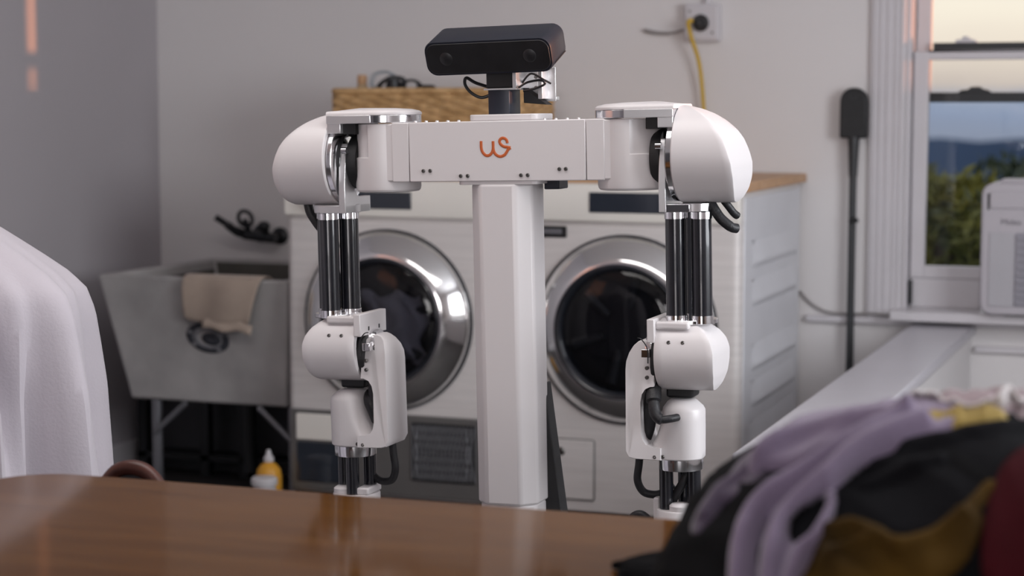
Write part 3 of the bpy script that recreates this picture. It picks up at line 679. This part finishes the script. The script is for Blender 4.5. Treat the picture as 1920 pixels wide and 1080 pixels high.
def arm(s):
    S = lambda x: s*x
    bx = lambda mb, x0, x1, *r: mb.box(*sorted((s*x0, s*x1)), *r)
    hx = .223
    # shoulder yaw housing: round body with a stepped lower shell that runs into the bar
    mb = MB(); rings = []
    n = 56
    for z, k in ((1.0865, .84), (1.0875, .93), (1.0905, .98), (1.096, 1.), (1.143, 1.), (1.1465, 1.), (1.148, .93), (1.189, .93), (1.2045, .93), (1.2055, .91)):
        ring = []
        for i in range(n):
            a = 2*pi*i/n; x, y = cos(a), sin(a)
            kk = k
            if z > 1.1455 and x < .24: kk = 1.0 if z < 1.205 else .98   # full thickness towards the bar
            ring.append((S(hx + .0575*kk*x), .0575*kk*y, z))
        rings.append(ring)
    mb.loft(rings)
    ho = rp_('shoulder_housing', mb, M['white'], angle=30)
    rp_('housing_web', bx(MB(), .186, .222, -.0535, .0535, 1.105, 1.2055), M['white'], .003)
    # bracket plate over the housing, its turned-down lip, white cap
    def stad(r, xe, k=14): return [(S(hx - r*sin(pi*i/k)), -r*cos(pi*i/k)) for i in range(k+1)] + [(S(xe), r), (S(xe), -r)]
    br_ = rp_('shoulder_bracket', MB().prism(stad(.0605, .3113), 1.2065, 1.2210, 'z'), M['chrome'] , .0015)
    obj('bracket_face', bx(MB(), .2285, .3115, -.0625, -.0600, 1.2068, 1.2205), M['alu'] , br_, .0005)
    obj('bracket_lip', bx(MB(), .2855, .3112, -.0615, .0615, 1.190, 1.2075), M['alu'], br_, .001)
    obj('bracket_block', bx(MB(), .262, .286, -.05, .05, 1.188, 1.2066), M['matte_black'], br_, .001)
    cap = MB(); rings = []
    for k, z in ((1., 1.2208), (1., 1.2245), (.965, 1.2275), (.85, 1.2305), (.6, 1.2325), (.2, 1.2335)):
        rings.append([(S(hx + .06 + (abs(x) - hx - .06)*(k if abs(x) < hx+.06 else 1)), y*k, min(z, 1.2335 - max(0, abs(x) - .29)*.22)) for x, y in stad(.0612, .3125)])
    cap.loft(rings)
    rp_('shoulder_cap', cap, M['white'])
    # shoulder pitch: dome shell, disc, motor and fork
    rp_('shoulder_shell', shell(s, DOME, .3115, .081, 1.145, 0.), M['white'], angle=38)
    rp_('pitch_disc', MB().lathe([(.030, S(.3115)), (.070, S(.3115)), (.0735, S(.309)), (.0735, S(.301)), (.071, S(.299)), (.03, S(.299))], (0, 0, 1.140), 'x', 48), M['chrome'])
    rp_('pitch_motor', MB().lathe([(.0005, S(.266)), (.046, S(.266)), (.048, S(.269)), (.048, S(.283))], (0, 0, 1.140), 'x', 36).lathe([(.05, S(.294)), (.05, S(.300))], (0, 0, 1.14), 'x', 36), M['matte_black'])
    rad = .052
    loll = [(-.054, 1.0505), (.054, 1.0505), (.054, 1.078), (.006, 1.078), (-.008, 1.085), (-.016, 1.10), (-.020, 1.14), (-.024, 1.163), (-.030, 1.172), (-.037, 1.172), (-.043, 1.162), (-.050, 1.13), (-.054, 1.10)]
    fk = rp_('shoulder_fork', MB().prism(loll, *sorted((S(.2835), S(.2955))), 'x'), M['alu'], .0012)
    obj('fork_foot', bx(MB(), .2835, .335, -.052, .052, 1.0505, 1.0640).lathe([(.0005, 1.0500), (.0415, 1.0500), (.0415, 1.0645), (.0005, 1.0645)], (S(.3235), 0, 0), n=40), M['alu' if s < 0 else 'chrome'], fk, .001)
    obj('fork_clip', MB().cyl((S(.279), -.05, 1.160), (S(.2885), -.05, 1.160), .006, 12), M['chrome'], fk)
    # upper arm: three tubes with collars
    ax = .330 if s < 0 else .3235
    offs = [(0, -.0250), (-.0217, .0125), (.0217, .0125)] if s < 0 else [(-.0220, -.0160), (.0220, -.0160), (0, .0235)]
    for dx, dy in offs:
        tb = rp_('upper_arm_tube', MB().cyl((S(ax)+dx, dy, .868), (S(ax)+dx, dy, 1.052), .0172, 24), M['carbon'])
        for z0, z1 in ((.8645, .8775), (1.0385, 1.0495)):
            obj('tube_collar', MB().lathe([(.0172, z0), (.0184, z0), (.0184, z1), (.0172, z1)], (S(ax)+dx, dy, 0), n=24), M['chrome'], tb)
    rp_('tube_rail', bx(MB(), ax-.004, ax+.004, -.004, .004, .868, 1.05), M['gunmetal'])
    # elbow
    el_ = rp_('elbow_shell', shell(s, ELB, .2725, .0605, .8105, 0.), M['white'], angle=38)
    # raised front rim of the shell
    obj('shell_ledge', bx(MB(), .273, .330, -.0475, -.030, .8555, .8690), M['white'], el_, .004, seg=3)
    for dx in (.2975, .3215): screw(S(dx), -.0545, .8352, el_)
    obj('top_clamp', MB().lathe([(.0005, .8630), (.0425, .8630), (.0425, .8700), (.0005, .8700)], (S(ax), .006, 0), n=36), M['chrome'], el_, .001)
    pl_ = rp_('elbow_plate', bx(MB(), .2605, .2735, -.056, .058, .834, .8735), M['white'], .0015)
    for yy in (-.02, .025): obj('plate_slot', bx(MB(), .2595, .2607, yy-.0018, yy+.0018, .842, .849), M['black'], pl_)
    rp_('elbow_motor', MB().lathe([(.0005, S(.262)), (.044, S(.262)), (.046, S(.265)), (.046, S(.2735))], (0, 0, .800), 'x', 32), M['matte_black'])
    rp_('elbow_disc', MB().lathe([(.0005, S(.2475)), (.026, S(.2475)), (.028, S(.250)), (.028, S(.262))], (0, .0, .815), 'x', 32), M['chrome'])
    rp_('elbow_wire', MB().tube(smooth_path([(S(.262), -.056, .800), (S(.2615), -.058, .825), (S(.252), -.058, .840), (S(.245), -.055, .842)]), .001, 6), M['black'])
    rp_('elbow_underside', bx(MB(), .278, .325, -.005, .04, .736, .756), M['matte_black'], .004)
    # side bracket (C shape) between elbow and forearm
    Cc = [(.268, .8235), (.262, .8305), (.252, .8345), (.243, .835), (.236, .8325), (.229, .8260), (.2235, .8150), (.2200, .8020), (.2190, .7880), (.2175, .6480), (.2230, .6380), (.233, .6355), (.278, .6345), (.278, .6550),
          (.262, .6565), (.2525, .6600), (.2470, .6680), (.2445, .6800), (.2442, .7320), (.2470, .7460), (.2530, .7550), (.262, .7592), (.268, .7595)]
    mb = MB(); rings = []
    Z = lambda z: 1. if z < .79 else max(.25, (1 - min(1, (z-.79)/.0465)**2))**.5
    for yy in (-.044, -.040, -.02, 0, .02, .040, .044):
        k = .985 if abs(yy) > .042 else 1.
        rings.append([(S(.244 + (x-.244)*k), yy*Z(z), .735 + (z-.735)*(k if abs(yy) > .042 else 1.)) for x, z in Cc])
    mb.loft(rings)
    cb = rp_('elbow_bracket', mb, M['white'], angle=35)
    for zz in (.7905, .7745): screw(S(.2565), -.0443, zz, cb)
    obj('bracket_chip', bx(MB(), .2475, .262, -.047, -.035, .808, .822), M['chrome'], cb, .001)
    # forearm block
    fb = MB(); rings = []
    for z, xi, xo, hy in ((.6345, .248, .3395, .036), (.6365, .2465, .341, .0375), (.648, .2475, .3415, .0375), (.660, .2555, .3415, .0375), (.672, .2625, .3418, .0375), (.686, .268, .342, .0375),
                          (.700, .2715, .342, .0375), (.7155, .2735, .342, .0375), (.7215, .2745, .3395, .0365), (.7305, .281, .330, .029), (.7335, .2845, .325, .025), (.7345, .288, .321, .021)):
        rings.append([(S(x), y, z) for x, y in rrect(xi, xo, -hy, hy, min(.030, (xo-xi)/2-.001, hy-.001), 6)])
    fb.loft(rings)
    fo_ = rp_('forearm_block', fb, M['white'], angle=35)
    for xx in (.2675, .2800): screw(S(xx), -.0425 if xx < .27 else -.0378, .6405, fo_)
    fx = .3015
    rp_('forearm_ring', MB().lathe([(.0005, .6155), (.0370, .6155), (.0375, .617), (.0375, .634), (.0005, .634)], (S(fx), 0, 0), n=40), M['chrome'])
    fo3 = [(-.0245, .004), (.004, -.0245), (.0215, .0125)] if s < 0 else [(-.0235, -.010), (.0235, -.006), (.0, .0235)]
    for dx, dy in fo3:
        rp_('forearm_tube', MB().cyl((S(fx)+dx, dy, .540), (S(fx)+dx, dy, .618), .0118, 20), M['carbon'])
    wr = rp_('wrist', MB().lathe([(.0005, .478), (.036, .478), (.0415, .484), (.0425, .492), (.0425, .5455), (.041, .5475), (.038, .5475), (.0005, .5465)], (S(fx), 0, 0), n=40), M['white'])
    obj('wrist_knob', MB().lathe([(.0005, .5595), (.015, .5595), (.0195, .556), (.0195, .5465)], (S(fx) + (-.018 if s < 0 else .004), -.020 if s > 0 else -.012, 0), n=24), M['white'], wr)
    obj('wrist_tab', MB().box(S(fx)+.012, S(fx)+.036, -.03, .03, .547, .560) if s < 0 else MB().box(S(fx)-.047, S(fx)-.036, -.012, .03, .50, .565), M['white'], wr, .003)
    gp = rp_('gripper', bx(MB(), fx-.045, fx+.045, -.025, .025, .440, .4785), M['white'], .006)
    for k in (-1, 1):
        obj('finger', MB().prism([(S(fx)+k*.012, .445), (S(fx)+k*.032, .445), (S(fx)+k*.040, .40), (S(fx)+k*.022, .345), (S(fx)+k*.012, .345), (S(fx)+k*.024, .40)], -.012, .012), M['black'], gp, .002)
    # hoses
    rp_('forearm_hose', MB().tube(smooth_path([(S(.231), .0, .655), (S(.2275), .0, .620), (S(.2245), .0, .592), (S(.233), .004, .572), (S(.250), .008, .5665), (S(.266), .012, .570), (S(.283), .016, .584)]), .0068, 12), M['hose'])
    rp_('elbow_hose', MB().tube(smooth_path([(S(.262), .006, .772), (S(.2555), -.012, .750), (S(.2535), -.018, .720), (S(.2510), -.014, .690), (S(.240), -.004, .664), (S(.232), .0, .645)]), .0105, 12), M['hose'])
    if s > 0:
        rp_('elbow_hose', MB().tube(smooth_path([(.258, -.01, .765), (.264, -.03, .752), (.268, -.045, .733), (.273, -.053, .715), (.283, -.055, .7065), (.298, -.05, .7075), (.306, -.036, .708)]), [.013]*16 + [.0095]*17 + [.0065]*16, 12), M['hose'])
        rp_('forearm_hose', MB().tube(smooth_path([(S(fx)+.012, .0, .616), (S(fx)+.006, -.008, .595), (S(fx)-.012, -.004, .565), (S(fx)-.018, .0, .548)]), .0075, 10), M['hose'])
        rp_('shoulder_hose', MB().tube(smooth_path([(.357, -.01, 1.070), (.368, -.012, 1.052), (.379, -.012, 1.037), (.394, -.008, 1.024), (.402, .0, 1.021)]), [.0085]*24 + [.008]*9, 12), M['hose'])
        rp_('shoulder_hose', MB().tube(smooth_path([(.380, .0, 1.068), (.388, .005, 1.056), (.394, .012, 1.046), (.398, .02, 1.041)]), .0065, 10), M['hose'])
        rp_('gripper_hose', MB().tube(smooth_path([(.262, .0, .50), (.240, -.004, .528), (.226, -.004, .533), (.212, .0, .522), (.206, .0, .49), (.23, 0, .45), (.262, 0, .452)]), .0075, 10), M['hose'])
    else:
        rp_('elbow_hose', MB().tube(smooth_path([(-.268, .0, .725), (-.262, -.018, .716), (-.255, -.018, .700), (-.250, -.012, .68)]), .012, 10), M['hose'])
        rp_('shoulder_hose', MB().tube(smooth_path([(-.392, .02, 1.070), (-.388, .02, 1.050), (-.378, .02, 1.034), (-.366, .018, 1.020), (-.345, .015, 1.000)]), .0082, 12), M['hose'])
arm(-1); arm(1)

# ------------------------------------------------------------------ table
tb = thing('wooden_table', 'glossy brown wooden table with rounded corners in front of the robot', 'table', (-.5, 1.5, 0))
o = tb.location
obj('table_top', Off(tb).prism(rrect(-1.475, .62, .82, 2.145, .09, 8), .718, .75, 'z'), M['table'], tb, .008, 3)
obj('apron', Off(tb).box(-1.36, .50, 2.02, 2.045, .62, .718).box(-1.36, .50, .93, .955, .62, .718).box(-1.36, -1.335, .95, 2.02, .62, .718).box(.475, .50, .95, 2.02, .62, .718), M['table'], tb, .003)
for x in (-1.34, .48):
    for y in (.95, 2.025):
        obj('leg', Off(tb).loft([[(x + a*q, y + b*q, z) for a, b in ((-1, -1), (1, -1), (1, 1), (-1, 1))] for q, z in ((.018, 0), (.032, .70))]), M['table'], tb, .003)

# small balloon-back chair behind the far edge
ch = thing('wooden_chair', 'dark reddish brown chair back peeking over the far table edge beside the white sheet', 'chair', (-1.405, 2.31, 0))
bkp = [(a_*.9 - .018, b_, c_ - .017) for a_, b_, c_ in [(-.075, 0, .44), (-.085, .012, .52), (-.082, .02, .60), (-.066, .026, .68), (-.035, .028, .726), (0, .028, .738), (.035, .028, .726), (.066, .026, .68), (.082, .02, .60), (.085, .012, .52), (.075, 0, .44)]]
cbk = obj('backrest', MB().tube(smooth_path(bkp, 6), .011, 10), M['dark_wood'], ch)
obj('back_panel', MB().loft([[(x*.93, y - .004, z) for x, y, z in smooth_path(bkp, 4)], [(x*.93, y + .004, z) for x, y, z in smooth_path(bkp, 4)]]), M['pipe'], cbk)
obj('seat', MB().prism(rrect(-.17, .17, -.34, .02, .06), .415, .445, 'z'), M['dark_wood'], ch, .008)
for sx_ in (-1, 1):
    for yy in (-.30, -.015): obj('leg', MB().tube([(sx_*.14, yy, .42), (sx_*.155, yy, 0)], [.016, .011], 10), M['dark_wood'], ch)

# white sheet at the left
tabR = [(0, .50), (.30, .478), (.634, .448), (.796, .432), (.88, .424), (.918, .412), (.945, .385), (.972, .345), (1.0, .300), (1.023, .262), (1.08, .165), (1.12, .10), (1.16, .04)]
rows = []
nz_, na = 70, 190
for j in range(nz_ + 1):
    z = 1.16*(1 - (1 - j/nz_)**1.25); rr = interp(z, tabR); row = []
    hang = max(0, min(1, (1.05 - z)/.3))
    for i in range(na):
        a = 2*pi*i/na
        fold = .10*sin(9*a + 1.2 + .8*sin(a*2) + 1.6*z) + .04*sin(19*a + 2*sin(3*a) - z*2.5) + .012*sin(37*a + 3*z)
        edge = 1 - .85*max(0, cos(a - .25))**3          # keep the right-hand outline clean
        k = 1 + fold*hang*edge*1.2/.5
        row.append((-2.205 + rr*k*cos(a), 2.74 + .62*rr*k*sin(a), z))
    rows.append(row)
top = rows[-1]; tc_ = [sum(p[k] for p in top)/len(top) for k in range(3)]
rows += [[tuple(tc_[k] + (p[k]-tc_[k])*q + (dz if k == 2 else 0) for k in range(3)) for p in top] for q, dz in ((.7, .012), (.35, .02), (.02, .023))]
sh = MB(); sh.loft(rows, cap=False)
t = obj('white_sheet', sh, M['sheet'], None, solid=.004)
tag(t, 'white cotton sheet draped in long folds down to the floor at the far left', 'sheet')

# ------------------------------------------------------------------ laundry heap on the table
XH = [(-.56, 0.), (-.505, .012), (-.491, .030), (-.482, .06), (-.471, .085), (-.457, .104), (-.427, .125), (-.406, .139), (-.374, .157), (-.322, .168), (-.27, .176), (-.25, .180), (-.2, .186), (-.17, .186), (-.126, .176), (-.077, .15), (-.041, .10), (.019, .02), (.05, 0.)]
XP = [p[0] for p in XH]
def hh(x): return interp(x, XH)
def ryy(x): return .02 + .26*max(0, min(1, hh(x)/.17))**.6
def msurf(x, th, off):
    return (x, 1.86 - (ryy(x) + off)*cos(th), .751 + max(.002, (hh(x) + off)*sin(th)))
def inside(x, y, poly):
    c = False; n = len(poly)
    for i in range(n):
        (x1, y1), (x2, y2) = poly[i], poly[i-1]
        if (y1 > y) != (y2 > y) and x < (x2-x1)*(y-y1)/(y2-y1) + x1: c = not c
    return c
def edist(x, y, poly):
    d = 9.
    for i in range(len(poly)):
        a, b = Vector(poly[i]), Vector(poly[i-1]); p = Vector((x, y)); ab = b - a
        t_ = max(0, min(1, (p-a).dot(ab)/max(ab.length_squared, 1e-9))); d = min(d, (p - a - ab*t_).length)
    return d
TS = .2
def garment(name, label, poly, m, layer, amp, freq, ang, seed, warp=.5, cat='garment', nx=110, nt=110, roll=.012, ridges=(), holes=()):
    q = [(x, th*TS) for x, th in poly]
    q = [tuple(p) for p in smooth_path([(*p, 0) for p in q + [q[0]]], 6)]; q = [(p[0], p[1]) for p in q[:-1]]
    x0, x1 = min(p[0] for p in q), max(p[0] for p in q); y0, y1 = min(p[1] for p in q), max(p[1] for p in q)
    vs, idx, fs = [], {}, []
    H = [[(p[0], p[1]) for p in smooth_path([(x, th*TS, 0) for x, th in h + [h[0]]], 5)][:-1] for h in holes]
    RG = [([(p[0], p[1]) for p in smooth_path([(x, th*TS, 0) for x, th in g], 5)], w_, a_) for g, w_, a_ in ridges]
    def ldist(x, y, line):
        d = 9.
        for (ax_, ay_), (bx_, by_) in zip(line, line[1:]):
            dx, dy = bx_-ax_, by_-ay_; t_ = max(0, min(1, ((x-ax_)*dx + (y-ay_)*dy)/max(dx*dx + dy*dy, 1e-9)))
            d = min(d, math.hypot(x-ax_-dx*t_, y-ay_-dy*t_))
        return d
    ca, sa = cos(ang), sin(ang)
    for j in range(nt+1):
        for i in range(nx+1):
            x = x0 + (x1-x0)*i/nx; y = y0 + (y1-y0)*j/nt
            if not inside(x, y, q): continue
            if any(inside(x, y, h) for h in H): continue
            d = min([edist(x, y, q)] + [edist(x, y, h) for h in H]); e = min(1, d/roll); e = (1 - (1-e)**2)**.5
            wx = x + warp*.03*noise.noise((x*14, y*14, seed)); wy = y + warp*.03*noise.noise((x*14, y*14, seed + 9))
            s_ = (wx*ca + wy*sa)*freq
            f_ = 1 - abs(noise.noise((s_, (-wx*sa + wy*ca)*freq*.22, seed)))*1.9
            g_ = noise.noise((s_*2.3, (-wx*sa + wy*ca)*freq*.5, seed + 4))
            off = layer*(.25 + .75*e) + amp*(f_*.75 + .3*g_)*(.35 + .65*e)
            for line, w_, a_ in RG: off += a_*math.exp(-(ldist(x, y, line)/w_)**2)
            idx[i, j] = len(vs); vs.append(msurf(x, y/TS, off))
    for j in range(nt):
        for i in range(nx):
            k = [(i, j), (i+1, j), (i+1, j+1), (i, j+1)]
            if all(p in idx for p in k): fs.append(tuple(idx[p] for p in k))
    mb = MB(); mb.add(vs, fs)
    o_ = obj(name, mb, m, None, solid=.004)
    tag(o_, label, cat, 'clothes in the laundry heap'); return o_
# the heap's bulk: a black garment closed down to the table all round
garment('black_sweatshirt', 'large black sweatshirt forming the bottom of the laundry heap on the table', [(-.555, 0.), (-.555, 1.57), (-.555, 3.14), (-.25, 3.14), (.045, 3.14), (.045, 1.57), (.045, 0.), (-.25, 0.)], M['blackcloth'], .004, .011, 16, .9, 3, nx=150, nt=130)
garment('mauve_blouse', 'pale mauve blouse at the very top of the laundry heap', [(-.285, 1.38), (-.262, 1.62), (-.23, 1.95), (-.15, 1.95), (-.135, 1.5), (-.175, 1.28), (-.22, 1.22)], M['pinkcloth'], .012, .012, 30, .5, 11, roll=.02)
garment('yellow_shirt', 'pale yellow shirt showing just under the mauve blouse at the top', [(-.275, 1.27), (-.242, 1.36), (-.22, 1.40), (-.177, 1.40), (-.170, 1.27), (-.205, 1.18), (-.240, 1.18)], M['yellowcloth'], .017, .008, 34, .2, 13)
garment('charcoal_top', 'charcoal black top with a pale crease lying across the middle of the heap', [(-.33, 1.05), (-.29, 1.25), (-.22, 1.22), (-.17, 1.32), (-.14, 1.45), (-.09, 1.3), (-.08, .95), (-.14, .80), (-.20, .66), (-.33, .52)], M['charcoal'], .010, .008, 17, 1.1, 17,
        ridges=[([(-.276, .89), (-.253, .94), (-.218, 1.01)], .006, .008), ([(-.25, 1.10), (-.20, 1.16), (-.15, 1.30)], .008, .008)])
garment('red_garment', 'dark red garment at the right side of the heap', [(-.172, .80), (-.163, 1.0), (-.145, 1.16), (-.09, 1.26), (-.06, .9), (-.06, .35), (-.13, .30), (-.166, .46)], M['red'], .016, .010, 20, .5, 19)
garment('mustard_shirt', 'mustard brown shirt at the lower front of the heap', [(-.312, .58), (-.306, .68), (-.281, .71), (-.257, .67), (-.238, .62), (-.196, .73), (-.178, .90), (-.163, .90), (-.168, .76), (-.185, .52), (-.24, .30), (-.32, .30)], M['mustard'], .016, .011, 30, .9, 23,
        ridges=[([(-.300, .66), (-.27, .66), (-.24, .58)], .006, .010), ([(-.303, .50), (-.285, .58), (-.262, .60)], .005, .008), ([(-.235, .56), (-.20, .68), (-.17, .86)], .007, .008)])
garment('purple_knit', 'dusky purple knit hanging over the left end of the heap', [(-.440, .74), (-.442, .95), (-.428, 1.15), (-.41, 1.5), (-.38, 1.6), (-.37, 1.2), (-.380, 1.00), (-.396, .94), (-.414, .90), (-.424, .72)], M['lavender2'], .010, .008, 26, .6, 27,
        ridges=[([(-.43, .85), (-.42, 1.02), (-.40, 1.12)], .008, .008)])
garment('lavender_shirt', 'lavender jersey shirt draped diagonally over the left of the heap',
        [(-.400, 1.10), (-.395, 1.35), (-.365, 1.62), (-.31, 1.68), (-.25, 1.62), (-.215, 1.45), (-.205, 1.20), (-.249, 1.09), (-.284, .99), (-.300, .88), (-.300, .76), (-.303, .63), (-.315, .44), (-.32, .25), (-.374, .25), (-.384, .45), (-.388, .62), (-.389, .78), (-.374, .92), (-.362, .98), (-.384, 1.02)],
        M['lavender'], .016, .006, 20, -.55, 31, warp=.8, nx=170, nt=170, roll=.014,
        ridges=[([(-.257, 1.26), (-.298, 1.10), (-.338, .92), (-.368, .78), (-.377, .61), (-.372, .30)], .009, .020),
                ([(-.240, 1.22), (-.284, 1.06), (-.315, .89), (-.339, .74), (-.347, .59), (-.342, .30)], .008, .018),
                ([(-.304, .80), (-.309, .63), (-.322, .54), (-.330, .30)], .006, .014),
                ([(-.388, 1.14), (-.355, 1.25), (-.306, 1.30), (-.257, 1.30)], .010, .014),
                ([(-.379, 1.03), (-.349, 1.03), (-.327, 1.08)], .008, -.014),
                ([(-.357, .70), (-.360, .58), (-.356, .40)], .005, -.010)],
        holes=[[(-.313, .83), (-.305, .77), (-.313, .66), (-.327, .61), (-.336, .64), (-.334, .73)]])
# white lace frill on the top: gathered ruffle, bunched highest at the right
rf = MB(); rows = []
for k in range(7):
    row = []
    for i in range(110):
        u = i/109; x = -.268 + .12*u; th = 1.50 + .10*sin(u*6.0 + 1)
        big = .3 + .9*max(0, sin(u*3.1*3 + .6))*(.5 + .5*u)
        p = msurf(x, th, .016 + .004*noise.noise((u*9, 0, 2)))
        row.append((p[0], p[1] - .012*k/6 + .006*big*sin(u*46 + k*.3), p[2] + .016*big*(k/6) + .003*big*sin(u*33)))
    rows.append(row)
tag(obj('lace_collar', rf.grid(rows), M['frill'], None, solid=.003), 'white lace ruffle along the top of the laundry heap', 'garment', 'clothes in the laundry heap')
